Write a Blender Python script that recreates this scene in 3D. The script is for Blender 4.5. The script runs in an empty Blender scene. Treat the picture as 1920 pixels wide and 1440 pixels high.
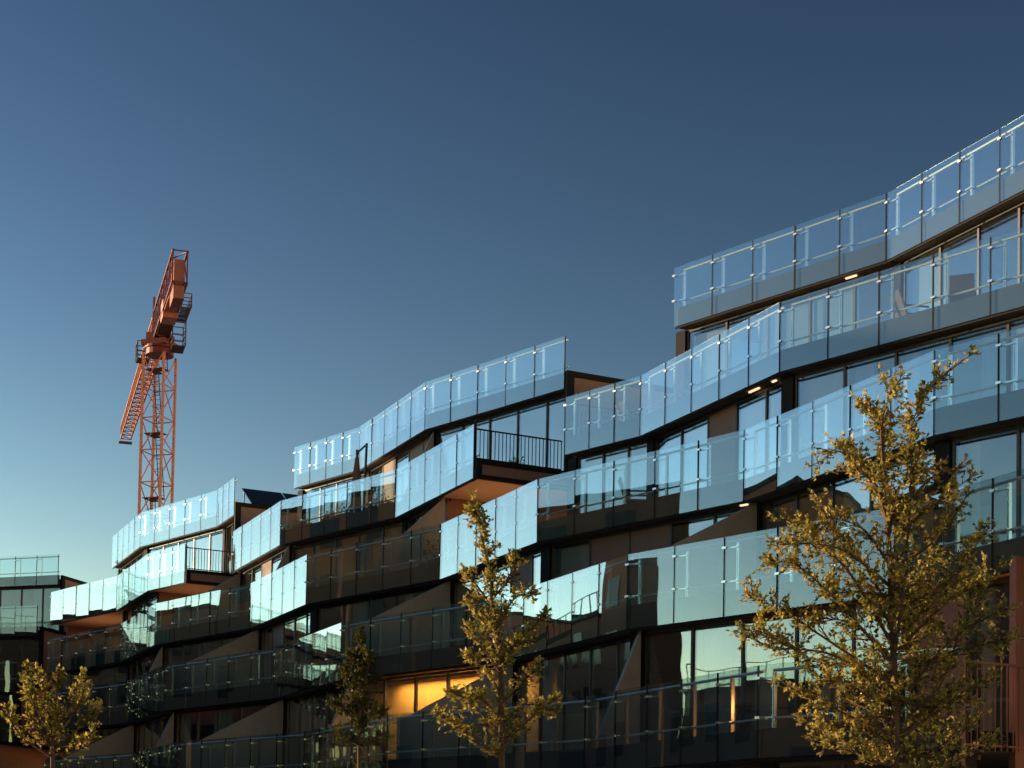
import bpy, math, random
from mathutils import Vector, Matrix
R = math.radians
rnd = random.Random(7)
sc = bpy.context.scene
col = sc.collection

# ------------------------------------------------------------------ camera
cam = bpy.data.cameras.new('camera'); camo = bpy.data.objects.new('camera', cam); col.objects.link(camo)
cam.sensor_width = 36.0; cam.lens = 56.25; cam.shift_y = 0.3966
cam.clip_start = 0.1; cam.clip_end = 6000
camo.matrix_world = (Matrix.Translation((0, 0, 1.5)) @ Matrix.Rotation(R(90) + 0.0436, 4, 'X') @ Matrix.Rotation(0.0181, 4, 'Z'))
sc.camera = camo

# ------------------------------------------------------------------ sky, sun, exposure
SUN_AZ, SUN_EL = 74.0, 7.0          # degrees left of the view axis (+Y), degrees up
w = bpy.data.worlds.new('World'); sc.world = w; w.use_nodes = True
wn = w.node_tree; bgn = wn.nodes['Background']
sky = wn.nodes.new('ShaderNodeTexSky'); sky.sky_type = 'NISHITA'; sky.sun_disc = False
sky.sun_elevation = R(SUN_EL); sky.sun_rotation = R(-SUN_AZ)
sky.altitude = 400; sky.air_density = 1.0; sky.dust_density = 0.0; sky.ozone_density = 1.5
gam = wn.nodes.new('ShaderNodeGamma'); gam.inputs[1].default_value = 2.35      # one contrast curve over the whole sky
grd = wn.nodes.new('ShaderNodeMix'); grd.data_type = 'RGBA'; grd.blend_type = 'MULTIPLY'; grd.inputs[0].default_value = 1.0
grd.inputs[7].default_value = (1.0, 0.57, 0.41, 1)
wn.links.new(sky.outputs[0], gam.inputs[0]); wn.links.new(gam.outputs[0], grd.inputs[6]); wn.links.new(grd.outputs[2], bgn.inputs[0])
bgn.inputs[1].default_value = 0.0525
sl = bpy.data.lights.new('sun', 'SUN'); sl.energy = 5.0; sl.angle = R(0.6); sl.color = (1.0, 0.74, 0.46)
so = bpy.data.objects.new('sun', sl); col.objects.link(so)
sv = Vector((-math.sin(R(SUN_AZ)) * math.cos(R(SUN_EL)), math.cos(R(SUN_AZ)) * math.cos(R(SUN_EL)), math.sin(R(SUN_EL))))
so.rotation_euler = sv.to_track_quat('Z', 'Y').to_euler(); so.location = sv * 200
sc.view_settings.view_transform = 'Standard'; sc.view_settings.look = 'None'
sc.view_settings.exposure = 0.7; sc.view_settings.gamma = 1.0; sc.view_settings.use_curve_mapping = False
sc.render.engine = 'CYCLES'
cy = sc.cycles
cy.use_denoising = True; cy.max_bounces = 10; cy.transparent_max_bounces = 24; cy.glossy_bounces = 5; cy.diffuse_bounces = 3
cy.sample_clamp_indirect = 4.0; cy.caustics_reflective = False; cy.caustics_refractive = False

# ------------------------------------------------------------------ materials
def mat(name, c, rough=0.6, metal=0.0, var=0.15, scale=6.0, bump=0.0, c2=None, spec=0.5, stretch=(1, 1, 1), bscale=None):
    m = bpy.data.materials.new(name); m.use_nodes = True; nt = m.node_tree; n = nt.nodes; l = nt.links
    b = n['Principled BSDF']; b.inputs['Roughness'].default_value = rough; b.inputs['Metallic'].default_value = metal
    b.inputs['Specular IOR Level'].default_value = spec
    tc = n.new('ShaderNodeTexCoord'); mp = n.new('ShaderNodeMapping'); mp.inputs['Scale'].default_value = stretch
    nz = n.new('ShaderNodeTexNoise'); nz.inputs['Scale'].default_value = scale; nz.inputs['Detail'].default_value = 6; nz.inputs['Roughness'].default_value = 0.65
    l.new(tc.outputs['Object'], mp.inputs[0]); l.new(mp.outputs[0], nz.inputs['Vector'])
    oi = n.new('ShaderNodeObjectInfo')
    mx = n.new('ShaderNodeMix'); mx.data_type = 'RGBA'
    d = c2 if c2 else tuple(min(1, x * (1 + var)) for x in c)
    a = c if c2 else tuple(x * (1 - var) for x in c)
    mx.inputs[6].default_value = (*a, 1); mx.inputs[7].default_value = (*d, 1)
    rp = n.new('ShaderNodeMapRange'); rp.inputs[1].default_value = 0.3; rp.inputs[2].default_value = 0.7
    l.new(nz.outputs['Fac'], rp.inputs[0]); l.new(rp.outputs[0], mx.inputs[0])
    l.new(mx.outputs[2], b.inputs['Base Color'])
    rr = n.new('ShaderNodeMapRange'); rr.inputs[3].default_value = max(0.02, rough - 0.08); rr.inputs[4].default_value = min(1, rough + 0.1)
    l.new(nz.outputs['Fac'], rr.inputs[0]); l.new(rr.outputs[0], b.inputs['Roughness'])
    if bump:
        bp = n.new('ShaderNodeBump'); bp.inputs['Strength'].default_value = bump; bp.inputs['Distance'].default_value = 0.02
        nb = n.new('ShaderNodeTexNoise'); nb.inputs['Scale'].default_value = bscale or scale * 8; nb.inputs['Detail'].default_value = 4
        l.new(mp.outputs[0], nb.inputs['Vector']); l.new(nb.outputs['Fac'], bp.inputs['Height']); l.new(bp.outputs[0], b.inputs['Normal'])
    return m

def glass(name, f0, tint, wob=0.004, wscale=0.55, power=5.0, dirt=0.03):
    m = bpy.data.materials.new(name); m.use_nodes = True; nt = m.node_tree; n = nt.nodes; l = nt.links
    n.remove(n['Principled BSDF']); out = n['Material Output']
    geo = n.new('ShaderNodeNewGeometry'); dot = n.new('ShaderNodeVectorMath'); dot.operation = 'DOT_PRODUCT'
    l.new(geo.outputs['Incoming'], dot.inputs[0]); l.new(geo.outputs['Normal'], dot.inputs[1])
    def math_(op, a, b=None):
        k = n.new('ShaderNodeMath'); k.operation = op
        for i, x in enumerate((a, b)):
            if x is None: continue
            if isinstance(x, (int, float)): k.inputs[i].default_value = x
            else: l.new(x, k.inputs[i])
        return k.outputs[0]
    c = math_('ABSOLUTE', dot.outputs['Value']); c = math_('SUBTRACT', 1.0, c); c = math_('POWER', c, power)
    f = math_('MULTIPLY', c, 1 - f0); f = math_('ADD', f, f0)
    tr = n.new('ShaderNodeBsdfTransparent'); tr.inputs[0].default_value = (*tint, 1)
    gl = n.new('ShaderNodeBsdfGlossy'); gl.inputs['Roughness'].default_value = 0.0; gl.inputs[0].default_value = (0.97, 1.0, 1.0, 1)
    tc = n.new('ShaderNodeTexCoord'); nz = n.new('ShaderNodeTexNoise'); nz.inputs['Scale'].default_value = wscale; nz.inputs['Detail'].default_value = 1.0
    oi = n.new('ShaderNodeObjectInfo'); ad = n.new('ShaderNodeVectorMath'); ad.operation = 'MULTIPLY_ADD'
    ad.inputs[1].default_value = (1, 1, 1)
    cm = n.new('ShaderNodeCombineXYZ'); mm = math_('MULTIPLY', oi.outputs['Random'], 57.0)
    l.new(mm, cm.inputs[0]); l.new(mm, cm.inputs[2]); l.new(tc.outputs['Object'], ad.inputs[0]); l.new(cm.outputs[0], ad.inputs[2])
    l.new(ad.outputs[0], nz.inputs['Vector'])
    bp = n.new('ShaderNodeBump'); bp.inputs['Strength'].default_value = 1.0; bp.inputs['Distance'].default_value = wob
    l.new(nz.outputs['Fac'], bp.inputs['Height']); l.new(bp.outputs[0], gl.inputs['Normal'])
    mx = n.new('ShaderNodeMixShader'); l.new(f, mx.inputs[0]); l.new(tr.outputs[0], mx.inputs[1]); l.new(gl.outputs[0], mx.inputs[2])
    # a thin film of dust, heavier in vertical streaks
    df = n.new('ShaderNodeBsdfDiffuse'); df.inputs[0].default_value = (0.5, 0.52, 0.52, 1)
    mp = n.new('ShaderNodeMapping'); mp.inputs['Scale'].default_value = (14, 14, 1.1); l.new(ad.outputs[0], mp.inputs[0])
    nd = n.new('ShaderNodeTexNoise'); nd.inputs['Scale'].default_value = 1.6; nd.inputs['Detail'].default_value = 5; l.new(mp.outputs[0], nd.inputs['Vector'])
    dr = n.new('ShaderNodeMapRange'); dr.inputs[1].default_value = 0.4; dr.inputs[2].default_value = 0.75; dr.inputs[3].default_value = dirt * 0.3; dr.inputs[4].default_value = dirt
    l.new(nd.outputs['Fac'], dr.inputs[0])
    m2 = n.new('ShaderNodeMixShader'); l.new(dr.outputs[0], m2.inputs[0]); l.new(mx.outputs[0], m2.inputs[1]); l.new(df.outputs[0], m2.inputs[2])
    l.new(m2.outputs[0], out.inputs['Surface'])
    return m

def emit(name, c, s):
    m = bpy.data.materials.new(name); m.use_nodes = True; n = m.node_tree.nodes; b = n['Principled BSDF']
    b.inputs['Base Color'].default_value = (*c, 1); b.inputs['Emission Color'].default_value = (*c, 1); b.inputs['Emission Strength'].default_value = s
    return m

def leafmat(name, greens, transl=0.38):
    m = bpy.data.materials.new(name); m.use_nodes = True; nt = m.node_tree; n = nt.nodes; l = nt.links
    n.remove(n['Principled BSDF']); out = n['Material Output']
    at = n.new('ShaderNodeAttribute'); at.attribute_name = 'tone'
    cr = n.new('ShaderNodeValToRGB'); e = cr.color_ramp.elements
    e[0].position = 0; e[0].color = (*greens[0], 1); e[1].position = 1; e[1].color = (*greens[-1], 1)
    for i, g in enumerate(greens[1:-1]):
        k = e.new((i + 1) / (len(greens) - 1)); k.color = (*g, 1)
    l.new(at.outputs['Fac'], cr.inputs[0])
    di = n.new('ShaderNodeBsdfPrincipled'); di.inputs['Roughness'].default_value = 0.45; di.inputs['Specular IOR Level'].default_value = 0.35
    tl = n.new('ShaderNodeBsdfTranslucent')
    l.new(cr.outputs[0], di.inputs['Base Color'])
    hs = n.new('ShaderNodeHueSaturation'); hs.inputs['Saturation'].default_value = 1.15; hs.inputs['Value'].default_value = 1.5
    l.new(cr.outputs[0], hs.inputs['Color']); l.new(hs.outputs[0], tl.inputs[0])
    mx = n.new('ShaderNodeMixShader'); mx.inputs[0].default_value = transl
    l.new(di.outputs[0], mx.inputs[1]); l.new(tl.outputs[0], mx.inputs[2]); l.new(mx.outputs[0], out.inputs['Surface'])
    return m

M = {}
M['rail_glass'] = glass('rail_glass', 0.062, (0.86, 0.95, 0.95), wob=0.004, power=2.1, dirt=0.02)
M['win_glass'] = glass('win_glass', 0.105, (0.80, 0.87, 0.88), wob=0.005, wscale=0.8, power=2.1, dirt=0.02)
M['black'] = mat('black_metal', (0.012, 0.011, 0.011), 0.7, var=0.3, spec=0.15)
M['frame'] = mat('bronze_frame', (0.035, 0.022, 0.016), 0.4, 0.3, var=0.3)
M['steel'] = mat('brushed_steel', (0.72, 0.70, 0.68), 0.22, 0.95, var=0.12, scale=30, stretch=(1, 1, 8))
M['rail'] = mat('satin_rail', (0.80, 0.76, 0.72), 0.35, 0.4, var=0.08, scale=20)
M['spandrel'] = mat('fascia_board', (0.050, 0.041, 0.034), 0.75, var=0.25, scale=2.2, stretch=(3, 3, 0.6))  # brown warmed in the colour to stand in for street-lamp light
M['soffit'] = mat('soffit_plaster', (0.52, 0.36, 0.25), 0.85, var=0.06, scale=1.5, bump=0.05)
M['deck'] = mat('terrace_deck', (0.22, 0.17, 0.13), 0.8, var=0.25, scale=4)
M['brown'] = mat('brown_cladding', (0.27, 0.135, 0.095), 0.7, var=0.12, scale=3, bump=0.05)
M['screen'] = mat('grey_fibre_cement', (0.36, 0.32, 0.275), 0.75, var=0.10, scale=2.5, bump=0.04)
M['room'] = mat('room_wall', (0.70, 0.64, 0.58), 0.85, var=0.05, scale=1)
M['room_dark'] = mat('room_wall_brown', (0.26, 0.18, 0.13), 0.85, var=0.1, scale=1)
M['room_yellow'] = mat('room_wall_yellow', (0.75, 0.50, 0.17), 0.85, var=0.06, scale=1)
M['curtain'] = mat('curtain_cloth', (0.62, 0.64, 0.64), 0.9, var=0.06, scale=8, stretch=(6, 6, 0.3))
M['blind'] = mat('roller_blind', (0.50, 0.43, 0.37), 0.9, var=0.06, scale=3)
M['wood'] = mat('wood_leaf', (0.15, 0.07, 0.04), 0.55, var=0.3, scale=5, stretch=(8, 8, 0.7))
M['salmon'] = mat('counterweight_paint', (0.33, 0.12, 0.085), 0.7, var=0.16, scale=2)
M['orange'] = mat('crane_orange', (0.56, 0.215, 0.135), 0.55, var=0.14, scale=3)
M['barwood'] = mat('bar_wood', (0.28, 0.10, 0.055), 0.6, var=0.25, scale=6, stretch=(6, 6, .5))
M['red'] = mat('crane_red', (0.17, 0.022, 0.016), 0.5, var=0.2, scale=3)
M['crane_dark'] = mat('crane_dark_steel', (0.03, 0.03, 0.035), 0.5, var=0.3)
M['plate'] = mat('crane_plate', (0.10, 0.05, 0.035), 0.7, var=0.25)
M['bark'] = mat('bark', (0.11, 0.065, 0.04), 0.9, var=0.35, scale=18, bump=0.5, stretch=(1, 1, 0.3))
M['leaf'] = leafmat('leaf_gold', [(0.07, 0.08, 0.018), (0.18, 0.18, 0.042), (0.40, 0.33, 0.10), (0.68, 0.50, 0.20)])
M['leaf_dark'] = leafmat('leaf_dark', [(0.03, 0.038, 0.01), (0.055, 0.062, 0.014), (0.10, 0.09, 0.02)], 0.35)  # darker leaf tones; on the small tree they paint it as unlit
M['asphalt'] = mat('asphalt', (0.05, 0.05, 0.05), 0.9, var=0.25, scale=8, bump=0.3)
M['paving'] = mat('paving', (0.30, 0.28, 0.26), 0.9, var=0.15, scale=3, bump=0.1)
M['kerb'] = mat('kerb_stone', (0.34, 0.33, 0.31), 0.85, var=0.12)
M['opp'] = mat('opposite_wall', (0.20, 0.125, 0.085), 0.85, var=0.2, scale=0.5)  # warm brown puts a street-lamp tint into the mirrored walls
M['opp_win'] = mat('opposite_window', (0.02, 0.02, 0.022), 0.12, var=0.2)
M['solar'] = mat('solar_cell', (0.008, 0.009, 0.014), 0.2, var=0.3)
M['canvas'] = mat('parasol_canvas', (0.24, 0.13, 0.085), 0.9, var=0.15, scale=12)
M['pot'] = mat('planter_box', (0.10, 0.075, 0.06), 0.8, var=0.2)
M['zinc'] = mat('zinc_sheet', (0.10, 0.11, 0.12), 0.5, 0.4, var=0.15)
M['led'] = emit('led_strip', (1.0, 0.72, 0.42), 0.8)
M['redlamp'] = emit('red_lamp', (1.0, 0.06, 0.02), 3.0)
M['warmpanel'] = emit('warm_panel', (1.0, 0.48, 0.15), 34.0)
M['globe'] = emit('globe_lamp', (1.0, 0.50, 0.14), 0.9)
M['warmlamp'] = emit('warm_lamp', (1.0, 0.62, 0.22), 12.0)

# ------------------------------------------------------------------ mesh helpers
class MB:
    def __init__(s): s.v = []; s.f = []; s.m = []
    def poly(s, pts, faces, mi=0):
        o = len(s.v); s.v += [tuple(p) for p in pts]
        for f in faces: s.f.append(tuple(o + i for i in f)); s.m.append(mi)
        return s
    def box(s, x0, x1, y0, y1, z0, z1, mi=0):
        p = [(x0, y0, z0), (x1, y0, z0), (x1, y1, z0), (x0, y1, z0), (x0, y0, z1), (x1, y0, z1), (x1, y1, z1), (x0, y1, z1)]
        return s.poly(p, [(0, 3, 2, 1), (4, 5, 6, 7), (0, 1, 5, 4), (1, 2, 6, 5), (2, 3, 7, 6), (3, 0, 4, 7)], mi)
    def prism(s, pts, z0, z1, mi=0, mbot=None, mtop=None):
        n = len(pts); o = len(s.v)
        s.v += [(p[0], p[1], z0) for p in pts] + [(p[0], p[1], z1) for p in pts]
        s.f.append(tuple(o + i for i in reversed(range(n)))); s.m.append(mi if mbot is None else mbot)
        s.f.append(tuple(o + n + i for i in range(n))); s.m.append(mi if mtop is None else mtop)
        for i in range(n):
            j = (i + 1) % n; s.f.append((o + i, o + j, o + n + j, o + n + i)); s.m.append(mi)
        return s
    def beam(s, a, b, w, h=None, mi=0):
        h = h or w; a = Vector(a); b = Vector(b); d = (b - a).normalized()
        up = Vector((0, 0, 1)) if abs(d.z) < 0.95 else Vector((0, 1, 0))
        x = d.cross(up).normalized() * (w / 2); y = d.cross(x).normalized() * (h / 2)
        p = [a - x - y, a + x - y, a + x + y, a - x + y, b - x - y, b + x - y, b + x + y, b - x + y]
        return s.poly(p, [(0, 3, 2, 1), (4, 5, 6, 7), (0, 1, 5, 4), (1, 2, 6, 5), (2, 3, 7, 6), (3, 0, 4, 7)], mi)
    def tube(s, pts, rad, n=6, mi=0):
        pts = [Vector(p) for p in pts]; o = len(s.v); k = len(pts)
        rad = rad if isinstance(rad, (list, tuple)) else [rad] * k
        for i, p in enumerate(pts):
            d = (pts[min(i + 1, k - 1)] - pts[max(i - 1, 0)]).normalized()
            up = Vector((0, 0, 1)) if abs(d.z) < 0.9 else Vector((1, 0, 0))
            x = d.cross(up).normalized(); y = d.cross(x).normalized()
            for j in range(n):
                a = 2 * math.pi * j / n; s.v.append(tuple(p + (x * math.cos(a) + y * math.sin(a)) * rad[i]))
        for i in range(k - 1):
            for j in range(n):
                q = (j + 1) % n
                s.f.append((o + i * n + j, o + i * n + q, o + (i + 1) * n + q, o + (i + 1) * n + j)); s.m.append(mi)
        s.f.append(tuple(o + j for j in reversed(range(n)))); s.m.append(mi)
        s.f.append(tuple(o + (k - 1) * n + j for j in range(n))); s.m.append(mi)
        return s
    def mesh(s, name, mats):
        me = bpy.data.meshes.new(name); me.from_pydata(s.v, [], s.f)
        for m in (mats if isinstance(mats, (list, tuple)) else [mats]): me.materials.append(M[m])
        me.polygons.foreach_set('material_index', s.m); me.update()
        return me
    def build(s, name, mats, parent=None, loc=(0, 0, 0), rz=0.0):
        return put(name, s.mesh(name, mats), parent, loc, rz)

def put(name, me, parent=None, loc=(0, 0, 0), rz=0.0):
    o = bpy.data.objects.new(name, me); col.objects.link(o)
    o.parent = parent; o.location = loc; o.rotation_euler = (0, 0, rz)
    return o
def thing(name, label, cat, loc=(0, 0, 0), rz=0.0, group=None):
    o = put(name, None, None, loc, rz); return tag(o, label, cat, group)
def tag(o, label, cat, group=None, kind=None):
    o['label'] = label; o['category'] = cat
    if group: o['group'] = group
    if kind: o['kind'] = kind
    return o
def structure(o, label, cat):
    o['label'] = label; o['category'] = cat; o['kind'] = 'structure'; return o

# ------------------------------------------------------------------ ground and street
structure(MB().poly([(-2500, -2500, 0), (2500, -2500, 0), (2500, 2500, 0), (-2500, 2500, 0)], [(0, 1, 2, 3)]).build('ground', 'paving'),
          'pale paved ground around the terraced building', 'ground')
SD = Vector((0.5605, -0.8282, 0)); SN = Vector((-0.8282, -0.5605, 0))     # street direction and the way from the facade to the street
FP = Vector((4.0, 26.5, 0))
def street(a, b, z0, z1, s0=-140, s1=90):
    p = [FP + SD * s0 + SN * a, FP + SD * s1 + SN * a, FP + SD * s1 + SN * b, FP + SD * s0 + SN * b]
    return MB().prism([(q.x, q.y) for q in p], z0, z1)
structure(street(9.0, 16.0, 0.004, 0.02).build('road', 'asphalt'), 'asphalt street running along the terraced building', 'road')
structure(street(8.7, 9.0, 0, 0.13).build('kerb', 'kerb'), 'stone kerb on the building side of the street', 'kerb')
structure(street(16.0, 16.3, 0, 0.13).build('kerb', 'kerb'), 'stone kerb on the far side of the street', 'kerb')

# ------------------------------------------------------------------ the terraced building
VA = Vector((4.348, -4.806, 0)); VB = Vector((2.624, -5.496, 0)); VW = VA + VB
BASE = {5: (-3.018, 50.94), 4: (-1.249, 45.009), 3: (0.512, 38.765), 2: (2.302, 32.657), 1: (4.08, 26.55)}
LZ = {5: 15.28, 4: 12.32, 3: 9.27, 2: 6.27, 1: 3.26, 0: 0.0}
GH = 1.55
PC = Vector((0.90, 0.436, 0)).normalized()                                 # party-wall direction, into the building
def BAv(k, n): return Vector((*BASE[k], 0)) + VW * n
def ABv(k, n): return BAv(k, n) + VA
def seg(k, n, t):
    return (BAv(k, n), ABv(k, n)) if t == 'A' else (ABv(k, n), BAv(k, n + 1))
ROOT = Vector((0.5, 38.8, 0))
bld = thing('apartment_building', 'dark terraced apartment building with stepped zigzag glass balconies', 'building', ROOT)

_cache = {}
def panel_mesh(wd):
    key = ('p', round(wd, 3))
    if key not in _cache:
        b = MB().box(0.0, wd - 0.03, -0.009, 0.009, 0, GH, 0)
        b.box(wd - 0.03, wd, -0.012, 0.012, 0.0, GH - 0.004, 1)
        _cache[key] = b.mesh('glass_panel', ['rail_glass', 'black'])
    return _cache[key]
def post_mesh():
    if 'post' not in _cache:
        b = MB()
        b.box(-0.008, 0.008, 0.09, 0.15, 0.32, 1.43); b.box(0.028, 0.044, 0.09, 0.15, 0.32, 1.43)   # twin flats
        for z in (0.68, 1.34):
            b.box(-0.285, -0.185, -0.026, -0.013, z - 0.022, z + 0.022); b.box(-0.285, -0.185, 0.013, 0.05, z - 0.022, z + 0.022)
            b.box(-0.25, 0.05, 0.05, 0.088, z - 0.014, z + 0.014)
            b.box(-0.012, 0.05, 0.088, 0.092, z - 0.05, z + 0.05)
        _cache['post'] = b.mesh('post', 'steel')
    return _cache['post']
def pane_mesh(wd, h):
    key = ('w', round(wd, 3), round(h, 3))
    if key not in _cache: _cache[key] = MB().box(0.03, wd - 0.03, -0.012, 0.012, 0.05, h - 0.05).mesh('window_pane', 'win_glass')
    return _cache[key]
def curtain_mesh(wd, h):
    key = ('c', round(wd, 2), round(h, 2))
    if key not in _cache:
        b = MB(); n = 26
        for i in range(n + 1):
            x = wd * i / n; y = 0.05 * math.sin(i * 1.55) + 0.012 * math.sin(i * 0.9)
            b.v += [(x, y, 0), (x, y, h)]
        for i in range(n): b.f.append((2 * i, 2 * i + 2, 2 * i + 3, 2 * i + 1)); b.m.append(0)
        _cache[key] = b.mesh('curtain', 'curtain')
    return _cache[key]

def balcony(root, P0, P1, z, npan, depth_dir=PC, depth=8.0, first_post=True, slab=True, rr=None):
    rr = rr or rnd
    loc = P0 - root.location; d = P1 - P0; L = d.length; rz = math.atan2(d.y, d.x)
    b = MB()
    b.box(0.02, L - 0.02, 0.06, 0.16, 0.03, 0.50)                       # fascia board behind the glass
    b.box(0.0, L, 0.03, 0.055, -0.045, -0.002, 1)                      # drip channel under the glass
    bo = b.build('balcony', ['spandrel', 'black'], root, (loc.x, loc.y, z), rz)
    wd = L / npan
    for i in range(npan):
        g = put('glass_panel', panel_mesh(wd), bo, (i * wd, 0, 0))
        g.rotation_euler = (rr.gauss(0, 0.003), rr.gauss(0, 0.0006), rr.gauss(0, 0.0035))
        if i or first_post: put('post', post_mesh(), bo, (i * wd + 0.22, 0, 0))
    x0 = 0.22 if first_post else 0.0
    MB().tube([(x0, 0.12, 1.465), (L - 0.03, 0.12, 1.465)], 0.028, 8).build('top_rail', 'rail', bo)
    MB().tube([(x0, 0.17, 0.68), (L - 0.03, 0.17, 0.68)], 0.021, 6).build('bottom_rail', 'rail', bo)
    if slab:
        inn = Vector((-d.y, d.x, 0)).normalized() * 0.17
        A = P0 + inn - root.location; Bq = P1 + inn - root.location; D = depth_dir * depth
        MB().prism([(A.x, A.y), (Bq.x, Bq.y), ((Bq + D).x, (Bq + D).y), ((A + D).x, (A + D).y)], z + 0.005, z + 0.30, 2, 0, 1).build('floor_slab', ['soffit', 'deck', 'black'], root)
    return bo

def window_wall(root, P0, P1, z0, z1, npan, kinds=None, y=0.42, post0=True, back='room', deep=4.2, curt=0.8, rr=None, blinds=0.0):
    """full-height glazing under a balcony edge; kinds: per pane 'g' glass, 'w' wooden door leaf, 'o' open, 'c' glass with curtain"""
    rr = rr or rnd
    d = P1 - P0; L = d.length; rz = math.atan2(d.y, d.x); inn = Vector((-d.y, d.x, 0)).normalized()
    loc = P0 + inn * y - root.location; h = z1 - z0; wd = L / npan; off = 0.14
    b = MB()
    b.box(0.0, L, -0.04, 0.04, h - 0.07, h); b.box(0.0, L, -0.04, 0.04, 0, 0.05)
    for i in range(npan):
        x = i * wd + off
        b.box(x - 0.03, x + 0.03, -0.042, 0.042, 0.051, h - 0.071)
    if post0: b.box(-0.22, 0.10, -0.10, 0.25, 0.002, h - 0.002, 1)
    o = b.build('window_wall', ['frame', 'black'], root, (loc.x, loc.y, z0), rz)
    for i in range(npan):
        k = kinds[i] if kinds else 'g'
        x = i * wd + off; ww = wd if i < npan - 1 else wd - off - 0.02
        if k == 'w': MB().box(0.03, ww - 0.03, -0.025, 0.025, 0.05, h - 0.07).build('door_panel', 'wood', o, (x, 0, 0)); continue
        g = put('window_pane', pane_mesh(ww, h - 0.02), o, (x, 0, 0)); g.rotation_euler = (rr.gauss(0, 0.0012), 0, rr.gauss(0, 0.0018))
        if k == 'b' or (k == 'g' and rr.random() < blinds):
            MB().box(0.05, ww - 0.05, .20, .21, h * rr.choice([.02, .02, .25, .45]), h - .1).build('blind', 'blind', o, (x, 0, 0))
        elif k == 'c' or (k == 'g' and rr.random() < curt * 0.5):
            cw = ww * rr.choice([0.25, 0.4, 0.55])
            put('curtain', curtain_mesh(round(cw, 1), round(h - 0.12, 1)), o, (x + rr.choice([0.05, ww - cw - 0.05]), 0.28, 0.03))
    if back:
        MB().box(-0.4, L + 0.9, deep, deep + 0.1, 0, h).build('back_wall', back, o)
    return o

def party_screen(root, V, Eo, zf, ztop, zlow, th=0.09):
    """sloping triangular screen between two terraces"""
    d = (Eo - V); n = Vector((-d.y, d.x, 0)).normalized() * (th / 2); V = V - root.location; Eo = Eo - root.location
    p = []
    for s in (-1, 1):
        a = V + n * s; e = Eo + n * s
        p += [(a.x, a.y, zf), (e.x, e.y, zf), (e.x, e.y, zlow), (a.x, a.y, ztop)]
    return MB().poly(p, [(0, 1, 2, 3), (7, 6, 5, 4), (0, 4, 5, 1), (1, 5, 6, 2), (2, 6, 7, 3), (3, 7, 4, 0)]).build('party_screen', 'screen', root)

def end_wall(root, P, D, length, z0, z1, m='brown', fr=0.16):
    """closed end of a step: dark frame with a cladding panel set into it"""
    loc = P - root.location; rz = math.atan2(D.y, D.x); h = z1 - z0
    o = MB().box(0, length, -0.14, -0.005, 0, fr).box(0, length, -0.14, -0.005, h - fr, h).box(0, fr * 1.5, -0.14, -0.005, fr, h - fr).build('end_wall', 'black', root, (loc.x, loc.y, z0), rz)
    MB().box(fr * 1.5, length, -0.09, -0.006, fr, h - fr).build('cladding_panel', m, o)
    return o

def bar_railing(root, P, D, length, z, h=1.08, nb=None, m='black', step=0.115):
    loc = P - root.location; rz = math.atan2(D.y, D.x)
    o = MB().box(0, length, -0.02, 0.02, h - 0.025, h + 0.01).box(0, length, -0.015, 0.015, 0.06, 0.09).build('bar_railing', m, root, (loc.x, loc.y, z), rz)
    key = ('bar', h, m)
    if key not in _cache: _cache[key] = MB().box(-0.008, 0.008, -0.012, 0.012, 0.0, h - 0.02).mesh('bar', m)
    n = int(length / step)
    for i in range(n + 1): put('bar', _cache[key], o, (0.01 + i * (length - 0.02) / n, 0, 0))
    MB().box(-0.03, 0.0, -0.03, 0.03, -0.25, h + 0.3).build('end_post', m, o)
    return o

SEGS = {  # level: (n, type, from, to, panels)
 5: [(-3, 'B', 0, 1, 5), (-2, 'A', 0, 1, 5), (-2, 'B', 0, .44, 3), (-1, 'A', .37, 1, 4), (-1, 'B', 0, 1, 5), (0, 'A', 0, 1, 5), (1, 'A', 0, 1, 5), (1, 'B', 0, 1, 5)],
 4: [(-3, 'A', 0, 1, 5), (-3, 'B', 0, 1, 5), (-2, 'A', 0, .457, 3), (-2, 'B', 0, 1, 5), (-1, 'A', 0, 1, 5), (-1, 'B', 0, 1, 5), (0, 'A', .575, 1, 3), (0, 'B', 0, 1, 5), (1, 'A', 0, 1, 5)],
 3: [(-3, 'A', 0, 1, 5), (-3, 'B', 0, 1, 5), (-2, 'A', 0, 1, 5), (-2, 'B', 0, 1, 5), (-1, 'A', 0, 1, 5), (-1, 'B', 0, 1, 5), (0, 'A', 0, 1, 5), (0, 'B', 0, 1, 5), (1, 'A', 0, 1, 5)],
 2: [(-3, 'A', 0, 1, 5), (-3, 'B', 0, 1, 5), (-2, 'A', 0, 1, 5), (-2, 'B', 0, 1, 5), (-1, 'A', 0, 1, 5), (-1, 'B', 0, 1, 5), (0, 'A', 0, 1, 5), (0, 'B', 0, 1, 5)],
 1: [(-3, 'A', 0, 1, 5), (-3, 'B', 0, 1, 5), (-2, 'A', 0, 1, 5), (-2, 'B', 0, 1, 5), (-1, 'A', 0, 1, 5), (-1, 'B', 0, 1, 5), (0, 'A', 0, .6, 3)],
}
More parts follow.
